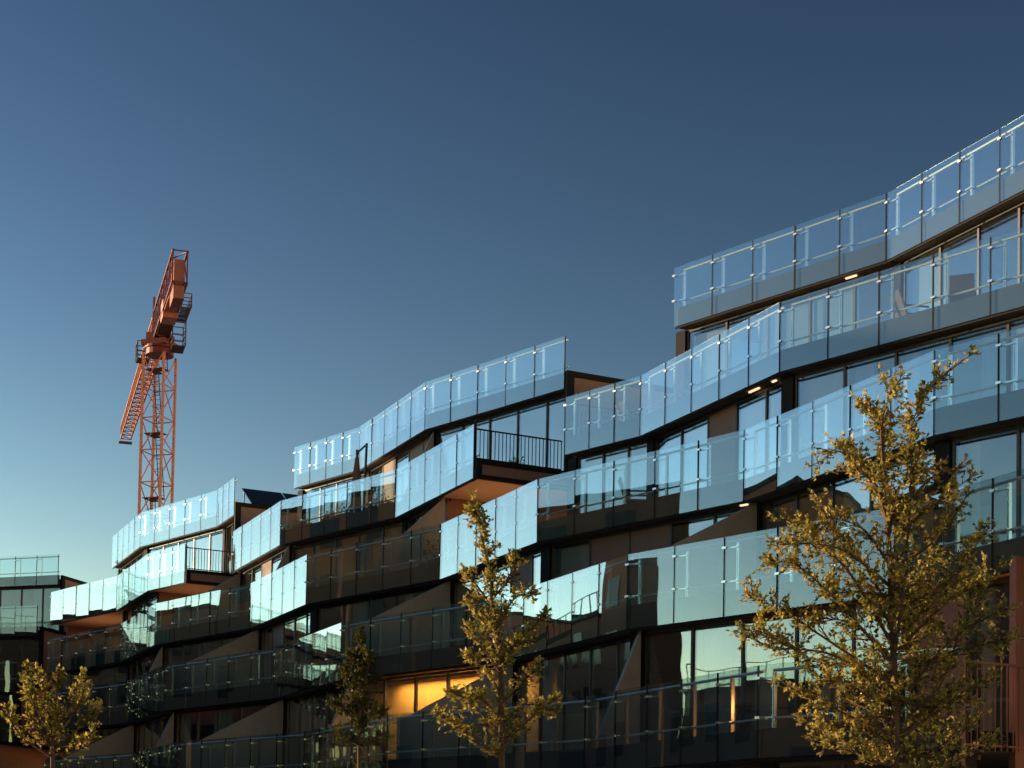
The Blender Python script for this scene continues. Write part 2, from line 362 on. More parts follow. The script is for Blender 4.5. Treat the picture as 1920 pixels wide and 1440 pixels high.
# glazing kinds on the floor below a balcony edge: (level of the edge, n, type): kinds, extra
KINDS = {
 (5, -1, 'B'): ('gwgww', {}), (4, 0, 'B'): ('ggwgg', {}), (4, -2, 'B'): ('ggwgg', {}), (3, 0, 'A'): ('gwwgg', {}), (3, -1, 'B'): ('gggwg', {}),
 (3, -2, 'B'): ('gwggg', {}), (5, 0, 'A'): ('gggcg', {}), (5, 1, 'A'): ('gcggg', {}), (4, 1, 'A'): ('gcccg', {}), (5, -1, 'A'): ('ccgg', {}),
 (2, -1, 'A'): ('ggggg', {'back': None, 'curt': 0}),
 (4, -1, 'B'): ('ggw', {}), (2, 0, 'B'): ('wgwgw', {'back': 'room_dark'}), (1, 0, 'A'): ('www', {'back': 'room_dark'}),
}
SKIPWIN = {(4, -3, 'A'), (4, -2, 'A')}
for k in (5, 4, 3, 2, 1):
    for (n, t, a, b_, np_) in SEGS[k]:
        p, q = seg(k, n, t); P0 = p.lerp(q, a); P1 = p.lerp(q, b_)
        balcony(bld, P0, P1, LZ[k], np_)
        if k == 1:
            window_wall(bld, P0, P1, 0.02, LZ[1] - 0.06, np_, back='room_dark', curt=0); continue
        if (k, n, t) in SKIPWIN: continue
        z0 = LZ[k - 1] + 0.302
        kinds, ex = KINDS.get((k, n, t), (None, {}))
        PW = P1
        if (k, n, t) == (4, -1, 'B'): PW = p.lerp(q, .56); np_ = 3
        ex = dict(ex)
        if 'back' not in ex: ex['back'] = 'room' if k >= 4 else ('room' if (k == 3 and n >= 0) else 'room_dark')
        if k >= 3 and n >= 0: ex['blinds'] = 0.55
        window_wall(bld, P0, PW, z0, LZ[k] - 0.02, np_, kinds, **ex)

# closed step ends and the barred railings beside them
end_wall(bld, ABv(5, 0), PC, 7.0, LZ[4] + 0.3, LZ[5] + 0.50)
pR = seg(5, -2, 'B')[0].lerp(seg(5, -2, 'B')[1], .44)
end_wall(bld, pR, PC, 7.0, LZ[4] + 0.3, LZ[5] + 0.50)
for P in (BAv(4, 0), seg(4, -2, 'A')[0].lerp(seg(4, -2, 'A')[1], .457)):
    end_wall(bld, P + PC * 0.02, PC, 5.0, LZ[4] - 0.03, LZ[4] + 0.52, fr=0.12)
    bar_railing(bld, P + PC * 0.05, PC, 2.75, LZ[4] + 0.50, h=0.92)
bar_railing(bld, seg(4, 0, 'A')[0].lerp(seg(4, 0, 'A')[1], .575) + PC * 0.35, PC, 3.2, LZ[4] + 0.32, h=1.1)
pE = seg(1, 0, 'A')[0].lerp(seg(1, 0, 'A')[1], .6)
bar_railing(bld, pE, PC, 4.0, LZ[1] + 0.0, h=1.32, m='barwood')
# recessed loggia walls under the stepped ends
pa = seg(4, -1, 'B')[0].lerp(seg(4, -1, 'B')[1], .56)
def plain_wall(P, Q, z0, z1, m, th=0.14, name='loggia_wall'):
    d = Q - P; loc = P - ROOT
    return MB().box(0, d.length, 0, th, 0, z1 - z0).build(name, m, bld, (loc.x, loc.y, z0), math.atan2(d.y, d.x))
plain_wall(pa + PC * 0.35, pa + PC * 3.2, LZ[3] + 0.3, LZ[4], 'brown')
plain_wall(pa + PC * 3.2, BAv(4, 0) + PC * 3.0 + VA * 0.8, LZ[3] + 0.3, LZ[4], 'brown')
for (n, a0, a1, back) in ((-3, 0, 1, 2.2), (-2, 0, .457, 1.9)):
    p, q = seg(4, n, 'A'); P0 = p.lerp(q, a0) + PC * back; P1 = p.lerp(q, a1) + PC * back
    plain_wall(P0 - PC * 1.4, P0, LZ[3] + 0.3, LZ[4], 'brown'); plain_wall(P0, P1 + VA * 0.3, LZ[3] + 0.3, LZ[4], 'brown')
plain_wall(pE + PC * 1.0, pE + PC * 6.0, 0.0, LZ[2] - 0.02, 'barwood')
# terrace screens
for (k, n) in ((3, 0), (3, -1), (3, -2), (2, -1), (2, -2), (2, -3)):
    V = ABv(k, n) + PC * 0.3; Eo = BAv(k - 1, n) + PC * 0.28
    party_screen(bld, V, Eo, LZ[k - 1] + 0.302, LZ[k] - 0.002, LZ[k - 1] + 1.42)
for (k, n) in ((5, 0), (4, -1), (3, -2), (2, 0), (2, -1), (2, -2)):
    V = BAv(k, n) + PC * 0.3; Eo = ABv(k - 1, n - 1) + PC * 0.28
    party_screen(bld, V, Eo, LZ[k - 1] + 0.302, LZ[k] - 0.002, LZ[k - 1] + 0.75)
party_screen(bld, pa + PC * 0.25, pa - PC * 1.85, LZ[3] + 0.302, LZ[4] - 0.002, LZ[3] + 1.05)
party_screen(bld, ABv(4, -2) + PC * 0.3, ABv(4, -2) - PC * 2.2, LZ[3] + 0.302, LZ[4] - 0.002, LZ[3] + 1.4)
# rear core that closes the building behind the rooms
for k in (5, 4, 3, 2, 1):
    a = BAv(k, -4) + PC * 7.6; b_ = BAv(k, 2) + PC * 7.6
    plain_wall(a, b_, LZ[k - 1] + (0.31 if k > 1 else 0), LZ[k] - 0.02, 'room_dark', 0.3, 'core_wall')

# the lit room on the lower floor: yellow wall and its ceiling lamp
p, q = seg(2, -1, 'A'); inn = Vector((-(q - p).y, (q - p).x, 0)).normalized()
plain_wall(p.lerp(q, -.15) + inn * 1.25, p.lerp(q, 1.1) + inn * 1.25, LZ[1] + .31, LZ[2] - .02, 'room_yellow', 0.1, 'lit_wall')
lp = p.lerp(q, .55) + inn * 0.85
lang = math.atan2((q - p).y, (q - p).x)
lamp_o = thing('ceiling_lamp', 'recessed ceiling lamp over the yellow lit terrace behind the slim tree', 'lamp', (lp.x, lp.y, LZ[2] + .0), lang)
MB().box(-2.5, 2.5, -.15, .15, -.015, 0).build('light_panel', 'warmpanel', lamp_o)
MB().box(-2.54, 2.54, -.19, -.15, -.12, .001).box(-2.54, 2.54, .15, .19, -.06, .001).box(-2.54, -2.5, -.15, .15, -.09, .001).box(2.5, 2.54, -.15, .15, -.09, .001).build('trim', 'black', lamp_o)

# floor lamps added only to warm the soffits of the three open corners
def added_floor_lamp(P, z, label, energy=26):
    o = thing('floor_lamp', label, 'lamp', (P.x, P.y, z), 0, 'floor lamps under the open balcony corners')
    MB().tube([(0, 0, 0), (0, 0, .16)], [.09, .07], 12).build('housing', 'black', o)
    MB().tube([(0, 0, .161), (0, 0, .175)], [.055, .055], 12).build('lens', 'warmlamp', o)
    d = bpy.data.lights.new('floor_lamp_light', 'SPOT'); d.energy = energy; d.color = (1.0, .50, .22); d.spot_size = R(150); d.spot_blend = 1.0; d.shadow_soft_size = .06
    l = bpy.data.objects.new('floor_lamp_light', d); col.objects.link(l); l.parent = o; l.location = (0, 0, .2); l.rotation_euler = (R(180), 0, 0)
p, q = seg(4, -3, 'A'); added_floor_lamp(p.lerp(q, .5) + PC * 1.1, LZ[3] + .302, 'floor lamp below the leftmost overhanging balcony', 60)
p, q = seg(4, -2, 'A'); added_floor_lamp(p.lerp(q, .25) + PC * 1.1, LZ[3] + .302, 'floor lamp below the balcony corner nearest the crane', 45)
added_floor_lamp(BAv(4, 0) + PC * 1.2 - VB * .15, LZ[3] + .302, 'floor lamp below the barred balcony corner in the middle', 70)
# small lit strips under the slab edges
def led(k, n, t, s, ln, label):
    p, q = seg(k, n, t); d = (q - p).normalized(); inn = Vector((-d.y, d.x, 0)); P = p.lerp(q, s) + inn * 0.27
    o = MB().box(-ln / 2, ln / 2, -.025, .025, -.03, 0).build('ceiling_light', 'led', None, (P.x, P.y, LZ[k] + 0.004), math.atan2(d.y, d.x))
    tag(o, label, 'light', 'ceiling lights under the balcony edges')
led(4, 0, 'B', .77, .4, 'longest lit strip under a balcony edge, beside the wooden door leaf')
led(4, 0, 'B', .90, .14, 'short lit strip under a balcony edge, next to the longest one')
led(5, 1, 'A', .82, .3, 'lit strip under the topmost balcony edge of the building')
led(3, 0, 'A', .965, .2, 'small warm light under a balcony edge at the tip of a grey screen')

# ------------------------------------------------------------------ far wing at the end of the street
wd_ = Vector((math.sin(R(72)), -math.cos(R(72)), 0)); wo = Vector((wd_.y, -wd_.x, 0))
E5 = Vector((-23.6, 82.0, 0))
wing = thing('apartment_wing', 'far dark wing with glass railings at the edge of the photo', 'building', E5)
rw = random.Random(3)
for i, k in enumerate((5, 4, 3, 2, 1)):
    e = E5 + wo * (2.0 * i) + wd_ * (0.2 * i); npw = 26; s = e - wd_ * (1.3 * npw)
    balcony(wing, s, e, LZ[k], npw, depth_dir=-wo, depth=9.0, rr=rw)
    window_wall(wing, s, e, LZ[k - 1] + (.302 if k > 1 else 0.0), LZ[k] - .02, npw, back='room_dark', curt=0.3, rr=rw)
    end_wall(wing, e + wo * 0.02 - wo * 0.2, -wo, 8.6, LZ[k - 1] + .3 if k > 1 else 0.0, LZ[k] + .5)
# link block between the wing and the building
lk = MB().box(0, 9.5, 0, 9, 0, 15.2).box(-0.05, 9.55, -0.05, 9, 15.2, 15.75, 1).build('link_block', ['brown', 'black'], None, (-23.0, 84.5, 0), R(-6))
tag(lk, 'brown stairwell block with a black roof edge beside the far wing', 'building')

# ------------------------------------------------------------------ houses across the street (seen mirrored in the glass)
def house(label, P, length, depth, h, floors, rail=True, skew=0.0):
    rz = math.atan2(SD.y, SD.x)
    o = thing('street_house', label, 'building', P, rz, 'houses across the street')
    pl = [(0, -depth), (length - skew * depth, -depth), (length, 0), (0, 0)]
    MB().prism(pl, 0, h).build('wall', 'opp', o)
    fh = h / floors; nb = int(length / 3.4)
    me = MB().box(0, 1.6, 0.0, 0.05, 0, fh * 0.55).mesh('window', 'opp_win')
    for f in range(floors):
        for i in range(nb): put('window', me, o, (1.0 + i * 3.4, 0.004, f * fh + fh * .25))
    MB().prism([(-.05, -depth - .15), (length - skew * depth + .05, -depth - .15), (length + .05, .15), (-.05, .15)], h, h + .25).build('roof', 'black', o)
    if rail:
        r = MB().box(0.2, length - .2, -.08, -.04, h + 1.3, h + 1.35)
        for i in range(int(length / 1.3) + 1): r.box(.2 + i * 1.3 - .02, .2 + i * 1.3 + .02, -.09, -.03, h + .25, h + 1.3)
        r.build('roof_railing', 'black', o)
    return o
OP = Vector((-44.0, 68.0, 0))
house('long house across the street, farthest up the row', OP - SD * 64, 47.0, 12, 18.0, 6, False)
house('house with a roof railing across the street, mirrored in the lower balconies', OP - SD * 16.5, 19.3, 12, 15.2, 5)
house('tallest house across the street, mirrored in the parasol terrace glass', OP + SD * 3.2, 13.0, 6, 20.6, 7, False, .9)
house('second tallest house across the street, next to the tallest one', OP + SD * 16.5, 11.3, 8, 17.6, 6, False, .6)
house('plain house across the street, mirrored in the long dark panes', OP + SD * 28.1, 11.2, 10, 15.8, 5, False, .75)
house('narrow end house across the street, lowest of the row', OP + SD * 39.6, 3.8, 4.5, 11.8, 4, False, .75)
house('low house at the corner, mirrored in the panes behind the widest tree', Vector((-53.7, 31.9, 0)), 31, 9, 11.0, 3)
for i, (dist, s0, ln, h) in enumerate(((105, -10, 60, 17), (110, 54, 50, 15), (118, 108, 70, 18))):  # unseen blocks added to cover the low warm sky in reflections
    P_ = FP + SN * dist + SD * s0
    house(['far block beyond the tallest house, mirrored low in the glass', 'far block mirrored low in the panes behind the widest tree', 'far block farthest down the street, mirrored in the lowest panes'][i], P_, ln, 14, h, 5, False)

# ------------------------------------------------------------------ tower crane
cr = thing('tower_crane', 'orange tower crane with red jib rising behind the building', 'crane', (-26.43, 116.0, 0), R(-18))
MT = 38.0; hw = 0.85
for sx in (-1, 1):
    for sy in (-1, 1):
        MB().box(sx * hw - .08, sx * hw + .08, sy * hw - .08, sy * hw + .08, 0, MT).build('mast_leg', 'orange', cr)
nst = 16; st = MT / nst
for side in range(4):
    a = [(-hw, -hw), (hw, -hw), (hw, hw), (-hw, hw)][side]; b_ = [(hw, -hw), (hw, hw), (-hw, hw), (-hw, -hw)][side]
    m = MB()
    for i in range(nst):
        z = i * st
        m.beam((*a, z), (*b_, z), .07)
        if i % 2: m.beam((*a, z), (*b_, z + st), .06)
        else: m.beam((*b_, z), (*a, z + st), .06)
    m.build('mast_bracing', 'orange', cr)
for i in range(0, 8):
    z = 3.6 + i * 4.75
    MB().box(-.72, .72, -.72, .1, z, z + .05).box(-.72, -.1, .1, .72, z, z + .05).build('ladder_platform', 'plate', cr)
    l = MB(); x0 = .35 if i % 2 else .05
    for sx in (-.2, .2): l.beam((x0 + sx, .25, z), (x0 + sx - .35, .05, z + 4.7), .05)
    for j in range(14): f = j / 14; l.beam((x0 - .2 - .35 * f, .25 - .2 * f, z + 4.7 * f), (x0 + .2 - .35 * f, .25 - .2 * f, z + 4.7 * f), .03)
    for f in (.45, .65, .85):
        c = (x0 - .35 * f, .25 - .2 * f - .3, z + 4.7 * f); l.tube([(c[0] + .33 * math.cos(t * .7), c[1] + .33 * math.sin(t * .7), c[2]) for t in range(10)], .015, 4)
    l.build('ladder', 'crane_dark', cr)
# slewing ring and turret
MB().tube([(0, 0, MT), (0, 0, MT + .45)], [1.0, 1.0], 20).tube([(0, 0, MT + .45), (0, 0, MT + .62)], [1.12, 1.12], 20).build('slewing_ring', 'red', cr)
MB().box(-1.0, 1.0, -1.0, 1.0, MT + .62, MT + 1.0).box(-.75, .75, -.75, .75, MT + 1.0, MT + 1.6).build('turntable', 'red', cr)
# jib direction in the crane's own frame
jd = Vector((-13.75, 42.2, 0)).normalized(); jd = Matrix.Rotation(R(18), 3, 'Z') @ jd
js = Vector((jd.y, -jd.x, 0)); Zu = Vector((0, 0, 1)); J0 = Vector((0, 0, MT + 1.0))
def truss(name, s0, s1, w0, w1, h0, h1, zb0, zb1, ns, m, th=.09):
    ends = []
    b = MB()
    def P(t, i):
        s = s0 + (s1 - s0) * t; ww = w0 + (w1 - w0) * t; hh = h0 + (h1 - h0) * t; zb = zb0 + (zb1 - zb0) * t
        base = J0 + jd * s + Zu * zb
        return base + js * (ww / 2 * (-1, 1, 1, -1)[i]) + Zu * (hh * (0, 0, 1, 1)[i])
    for i in range(4): b.beam(P(0, i), P(1, i), th * 1.5)
    for k in range(ns + 1):
        t = k / ns
        for i in range(4): b.beam(P(t, i), P(t, (i + 1) % 4), th * .8)
        if k < ns:
            for i in range(4):
                b.beam(P(t, i), P(t + 1 / ns, (i + 1) % 4), th * .7)
                if i == 0: b.beam(P(t, 1), P(t + 1 / ns, 0), th * .7)
    b.build(name, m, cr); return P
truss('jib', 1.0, 31.5, 1.0, 0.9, 1.5, 1.1, 0.6, 0.6, 22, 'orange', .07)
P = truss('counter_jib', -12.6, 0.6, .95, .95, 2.1, 2.1, 0.2, 0.2, 7, 'red', .09)
def slabbox(name, s0, s1, y0, y1, z0, z1, m, par=cr):
    q = [J0 + jd * s + js * y + Zu * z for z in (z0, z1) for s, y in ((s0, y0), (s0, y1), (s1, y1), (s1, y0))]
    return MB().poly(q, [(0, 3, 2, 1), (4, 5, 6, 7), (0, 1, 5, 4), (1, 2, 6, 5), (2, 3, 7, 6), (3, 0, 4, 7)]).build(name, m, par)
for i in range(4): slabbox('counterweight', -12.2 + i * .55, -11.72 + i * .55, -.36, .36, -.75, 1.85, 'salmon')
for i in range(7): slabbox('walkway_slat', -10.0 + i * .42, -9.66 + i * .42, -.44, .44, .02, .1, 'orange')
slabbox('winch_house', -6.8, -5.2, -.5, .5, -.3, 1.0, 'orange')
slabbox('floor_plate', -5.0, -1.4, -.42, .42, .1, .16, 'plate')
def cage(name, s0, s1, y0, y1, z0, z1):
    b = MB(); c = [(s0, y0), (s0, y1), (s1, y1), (s1, y0)]
    pt = lambda s, y, z: J0 + jd * s + js * y + Zu * z
    for s, y in c: b.beam(pt(s, y, z0), pt(s, y, z1), .06)
    for f in (.2, .45, .7, 1.0):
        for i in range(4): b.beam(pt(*c[i], z0 + (z1 - z0) * f), pt(*c[(i + 1) % 4], z0 + (z1 - z0) * f), .045)
    for i in range(12):
        s = s0 + (s1 - s0) * i / 11; b.beam(pt(s, y0, z0), pt(s, y1, z0), .12, .05)
    b.build(name, 'plate', cr)
cage('side_platform', -2.6, -.9, .62, 1.55, -.9, 1.0); cage('side_platform', -8.6, -5.4, .55, 1.25, -.1, .9); cage('side_platform', 1.4, 2.6, -1.5, -.6, -.9, .4)
b = MB()
for s in (0.2, ): b.beam(J0 + jd * s - js * .5, J0 + jd * s - js * .5 + Zu * 3.4, .12).beam(J0 + jd * s + js * .5, J0 + jd * s + js * .5 + Zu * 3.4, .12)
b.build('turret_frame', 'red', cr)
slabbox('tip_platform', 31.4, 32.2, -.6, .6, .3, .38, 'red')

# ------------------------------------------------------------------ trees
def make_tree(label, Y, X, limbs, lm, leaf, dens, depth, seed, trunk_r, group, twig=0.34):
    rr = random.Random(seed)
    root = thing('young_tree', label, 'tree', (X, Y, 0), 0, group)
    bark = MB(); lv = []; lf = []; tone = []
    def addleaf(p, d, s, tn):
        d = (d + Vector((rr.gauss(0, .5), rr.gauss(0, .5), rr.gauss(-.1, .5)))).normalized()
        sd = d.cross(Vector((rr.gauss(0, .35), rr.gauss(0, .35), 1))).normalized(); nn = d.cross(sd)
        o = len(lv); k = s * rr.uniform(.7, 1.2); c = rr.uniform(-.12, .3) * k
        a = p + d * (k * .12)
        for q in (a, a + d * k * .42 + sd * k * .42 + nn * c, a + d * k * .62 + sd * k * .2 + nn * c * .4, a + d * k - nn * c * .6, a + d * k * .62 - sd * k * .2 + nn * c * .4, a + d * k * .42 - sd * k * .42 + nn * c):
            lv.append(tuple(q))
        lf.append((o, o + 1, o + 2, o + 3)); lf.append((o, o + 3, o + 4, o + 5)); t = min(1, max(0, tn + rr.gauss(0, .2))); tone.extend((t, t))
    def twigs(pts, n, base_len):
        for _ in range(n):
            t = rr.random() ** .7 * (len(pts) - 1); i = min(int(t), len(pts) - 2); f = t - i
            p = pts[i].lerp(pts[i + 1], f); ax = (pts[i + 1] - pts[i]).normalized()
            d = (ax * rr.uniform(.2, .9) + Vector((rr.gauss(0, .6), rr.gauss(0, .6), rr.gauss(.25, .5)))).normalized()
            ln = base_len * rr.uniform(.35, 1.0) * (1.15 - .6 * t / (len(pts) - 1))
            e = p + d * ln; mid = p.lerp(e, .5) + Vector((0, 0, ln * .06))
            bark.tube([p, mid, e], [.006, .004, .002], 3)
            tn = rr.uniform(.25, .8) + (.15 if d.x < -.3 else 0)  # left-pointing twigs get lighter leaves: sunlit side painted into the tone
            nl = max(3, int(ln / leaf * 2.6))
            for j in range(nl):
                q = p.lerp(e, (j + rr.random()) / nl) if j else e
                addleaf(q, d, leaf, tn)
    for li, l in enumerate(limbs):
        yo = 0 if li == 0 else rr.uniform(-depth, depth); pts = []
        for i, (x, z) in enumerate(l):
            f = i / (len(l) - 1)
            pts.append(Vector((x + (rr.gauss(0, .02) if 0 < i < len(l) - 1 else 0), yo * f, z)))
        # smooth
        sm = []
        for i in range(len(pts) - 1):
            p0 = pts[max(i - 1, 0)]; p1 = pts[i]; p2 = pts[i + 1]; p3 = pts[min(i + 2, len(pts) - 1)]
            for s in range(5):
                t = s / 5; sm.append(.5 * ((2 * p1) + (p2 - p0) * t + (2 * p0 - 5 * p1 + 4 * p2 - p3) * t * t + (3 * p1 - p0 - 3 * p2 + p3) * t ** 3))
        sm.append(pts[-1])
        r0 = trunk_r if li == 0 else max(.012, trunk_r * .42); n = len(sm)
        bark.tube(sm, [max(.004, r0 * (1 - (i / (n - 1)) ** (.8 if li else 1.0) * .93)) for i in range(n)], 7 if li < 2 else 5)
        ln = sum((sm[i + 1] - sm[i]).length for i in range(n - 1))
        body = sm if li else [p for p in sm if p.z > 2.3]
        ln2 = sum((body[i + 1] - body[i]).length for i in range(len(body) - 1))
        twigs(body, int(ln2 * dens), twig)
        for _ in range(int(ln2 * 2.2)):                                     # second-order branches
            i = rr.randrange(len(body) - 1); p = body[i]; ax = (body[i + 1] - p).normalized()
            d = (ax * .6 + Vector((rr.gauss(0, .45), rr.gauss(0, .7), rr.gauss(.3, .4)))).normalized(); k = rr.uniform(.25, .55) * (twig / .34)
            sub = [p, p + d * k * .5 + Vector((0, 0, .01)), p + d * k]
            bark.tube(sub, [.01, .007, .003], 4); twigs(sub, int(k * dens * .8), twig * .6)
    bark.build('trunk', 'bark', root)
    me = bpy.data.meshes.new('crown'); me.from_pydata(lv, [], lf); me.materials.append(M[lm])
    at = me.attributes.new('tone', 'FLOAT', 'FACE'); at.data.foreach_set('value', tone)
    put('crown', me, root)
    return root
TR = [
 [(0.00,0.02),(-0.07,2.42),(-0.11,3.31),(-0.17,4.52),(-0.18,5.29),(-0.21,5.81),(-0.27,6.52),(-0.31,6.84),(-0.55,7.05)],
 [(-0.14,3.88),(-0.04,4.85),(-0.01,6.13),(-0.01,6.72),(0.23,7.21)],
 [(-0.18,5.49),(-0.36,6.00),(-0.62,6.19),(-0.88,6.38),(-1.15,6.16)], [(-0.27,6.39),(-0.37,6.77),(-0.28,7.09)],
 [(-0.01,6.13),(0.21,6.33),(0.38,6.39)], [(-0.03,5.75),(0.27,6.14),(0.56,6.21)], [(-0.04,5.49),(0.24,5.75),(0.43,5.82)],
 [(-0.04,5.10),(0.34,5.43),(0.58,5.73)], [(-0.03,4.59),(0.60,4.99),(0.85,5.51)], [(0.03,4.21),(0.60,4.73),(1.10,5.07)],
 [(0.04,3.82),(0.61,4.09),(1.10,4.13)], [(0.04,3.31),(0.42,3.64),(0.67,4.35),(0.95,4.80)],
 [(-0.17,4.52),(-0.48,5.10),(-0.87,5.47),(-1.32,5.50)], [(-0.17,4.20),(-0.67,4.96),(-1.06,5.28),(-1.32,5.47)],
 [(-0.17,3.95),(-0.86,4.64),(-1.38,5.02),(-1.71,4.98)], [(-0.15,3.69),(-0.86,4.19),(-1.44,4.56),(-1.83,4.73)],
 [(-0.22,3.56),(-0.86,4.00),(-1.56,4.08),(-1.97,4.23)], [(-1.24,4.06),(-1.62,4.18),(-1.80,4.31)], [(-0.18,3.37),(-0.73,3.62),(-1.24,3.70)],
 [(-0.12,3.06),(-0.72,3.36),(-1.17,3.55)], [(-0.09,3.06),(0.42,3.38),(0.80,3.74)], [(-0.16,4.84),(-0.87,5.22),(-1.57,5.19)],
 [(-0.19,5.49),(-0.04,5.88),(0.15,5.49)], [(-0.18,4.84),(0.15,4.91),(0.47,5.24)], [(-0.18,5.10),(-0.55,5.48),(-1.00,5.57)],
 [(-0.21,5.87),(-0.49,6.26),(-0.59,6.58)], [(-0.15,4.33),(-0.35,4.52),(-0.61,4.39)], [(-0.14,4.08),(0.29,4.28),(0.60,4.47)],
 [(-0.11,3.44),(0.16,3.89),(0.42,3.96)], [(-0.11,3.37),(-0.41,3.88),(-0.73,4.00)], [(-0.09,2.93),(-0.53,3.18),(-0.85,3.11)],
 [(-0.08,2.80),(0.29,3.06),(0.61,3.26)], [(-0.15,4.72),(-0.61,4.77),(-1.05,4.70)],
 [(-0.10,2.90),(-0.60,3.00),(-1.10,3.25)], [(-0.10,2.70),(-0.50,2.75),(-0.95,2.95)], [(0.00,2.80),(0.50,2.90),(0.95,3.30)], [(0.00,2.60),(0.45,2.70),(0.90,2.95)],
 [(0.05,3.10),(0.60,3.50),(1.05,3.75)], [(0.05,3.60),(0.50,4.20),(1.00,4.50)], [(0.00,4.30),(0.40,4.70),(0.75,5.00)], [(-0.10,3.50),(0.30,3.40),(0.75,3.50)],
 [(-0.10,3.20),(-0.50,3.50),(-1.00,3.95)], [(-0.15,4.00),(-0.60,4.40),(-1.10,4.45)], [(-0.15,4.40),(0.10,4.60),(0.35,4.90)]]
TM = [
 [(0.00,0.02),(-0.06,2.85),(-0.08,3.48),(-0.14,4.11),(-0.19,4.75),(-0.27,5.24),(-0.33,5.67),(-0.42,5.95),(-0.53,6.11)],
 [(-0.17,4.54),(0.05,4.96),(0.30,5.08)], [(-0.15,4.11),(0.17,4.47),(0.46,4.72)], [(-0.19,4.75),(-0.44,5.17),(-0.62,5.36)], [(-0.23,4.96),(0.01,5.25),(0.04,5.46)],
 [(-0.17,4.39),(-0.44,4.74),(-0.60,4.95)], [(-0.10,3.69),(-0.46,4.11),(-0.52,4.14)], [(-0.10,3.55),(0.21,3.87),(0.33,3.94)], [(-0.07,3.13),(-0.59,3.61),(-0.84,3.68)],
 [(-0.07,2.99),(0.33,3.41),(0.62,3.63)], [(-0.07,2.84),(-0.65,3.19),(-0.94,3.39)], [(-0.13,3.97),(-0.39,4.39),(-0.51,4.49)], [(-0.14,4.04),(0.06,4.33),(0.24,4.40)],
 [(-0.08,3.27),(0.22,3.55),(0.54,3.49)], [(-0.08,3.34),(-0.38,3.61),(-0.66,3.47)]]
TD = [
 [(0.00,0.02),(-0.07,2.94),(-0.10,3.63),(-0.10,4.17),(-0.11,4.70)], [(-0.10,3.63),(-0.26,3.93),(-0.34,4.24)], [(-0.09,3.55),(0.09,3.94),(0.13,4.10)], [(-0.09,3.32),(-0.29,3.63),(-0.43,3.70)],
 [(-0.09,3.24),(0.10,3.56),(0.22,3.63)], [(-0.10,3.94),(-0.21,4.24),(-0.23,4.44)], [(-0.10,3.94),(0.02,4.25),(0.02,4.37)], [(-0.08,3.09),(-0.36,3.24),(-0.39,3.32)], [(-0.08,3.09),(0.18,3.25),(0.22,3.29)]]
TL = [
 [(0.00,0.02),(-0.07,2.70),(-0.10,3.24),(-0.18,3.70),(-0.33,4.07)], [(-0.10,3.09),(0.07,3.63),(0.27,4.06)], [(-0.10,3.09),(0.23,3.48),(0.37,3.79)], [(-0.09,2.93),(0.31,3.25),(0.60,3.52)], [(-0.12,3.24),(-0.32,3.70),(-0.38,4.16)],
 [(-0.10,3.16),(-0.02,3.70),(-0.00,4.05)], [(-0.10,3.01),(-0.38,3.39),(-0.46,3.85)], [(-0.09,2.86),(-0.53,3.16),(-0.70,3.54)], [(-0.09,2.86),(0.32,3.02),(0.46,3.33)]]
G = 'young street trees before the building'
make_tree('widest gold leaved tree, standing before the tallest terraces', 19.0, 4.65, TR, 'leaf', .064, 34, .75, 11, .06, G)
make_tree('tall slim gold leaved tree before the lit yellow room', 21.0, -0.06, TM, 'leaf', .062, 62, .4, 5, .05, G, .21)
make_tree('small dark leaved tree between two gold leaved trees', 23.0, -2.12, TD, 'leaf_dark', .06, 70, .25, 9, .04, G, .2)
make_tree('low bushy gold leaved tree below the far wing', 23.0, -6.55, TL, 'leaf', .06, 46, .4, 15, .045, G, .23)

# ------------------------------------------------------------------ things on the terraces and roofs
def on(k, n, t, s, y):
    p, q = seg(k, n, t); d = (q - p).normalized(); return p.lerp(q, s) + Vector((-d.y, d.x, 0)) * y, math.atan2(d.y, d.x)
P_, a_ = on(4, -1, 'A', .50, .85)
pr = thing('parasol', 'closed brown cantilever parasol on a terrace behind glass', 'parasol', (P_.x, P_.y, LZ[4] + .30), a_)
MB().box(.1, .6, -.25, .25, 0, .06).build('base', 'black', pr)
MB().beam((.38, 0, .06), (.50, 0, 2.75), .06).build('pole', 'frame', pr)
MB().beam((.52, 0, 2.72), (-.02, 0, 2.52), .05).beam((-.02, 0, 2.45), (-.02, 0, 2.62), .08).build('arm', 'frame', pr)
cb = MB(); N = 14
zs = [(2.46, .03), (2.3, .06), (1.9, .10), (1.4, .125), (.9, .15), (.55, .17), (.42, .12)]
for z, r in zs:
    for j in range(N):
        aa = 2 * math.pi * j / N; q = r * (1 + .22 * (1 if j % 2 else -1)); cb.v.append((-.02 + q * math.cos(aa), q * math.sin(aa), z))
for i in range(len(zs) - 1):
    for j in range(N): cb.f.append((i * N + j, i * N + (j + 1) % N, (i + 1) * N + (j + 1) % N, (i + 1) * N + j)); cb.m.append(0)
cb.build('canopy', 'canvas', pr)

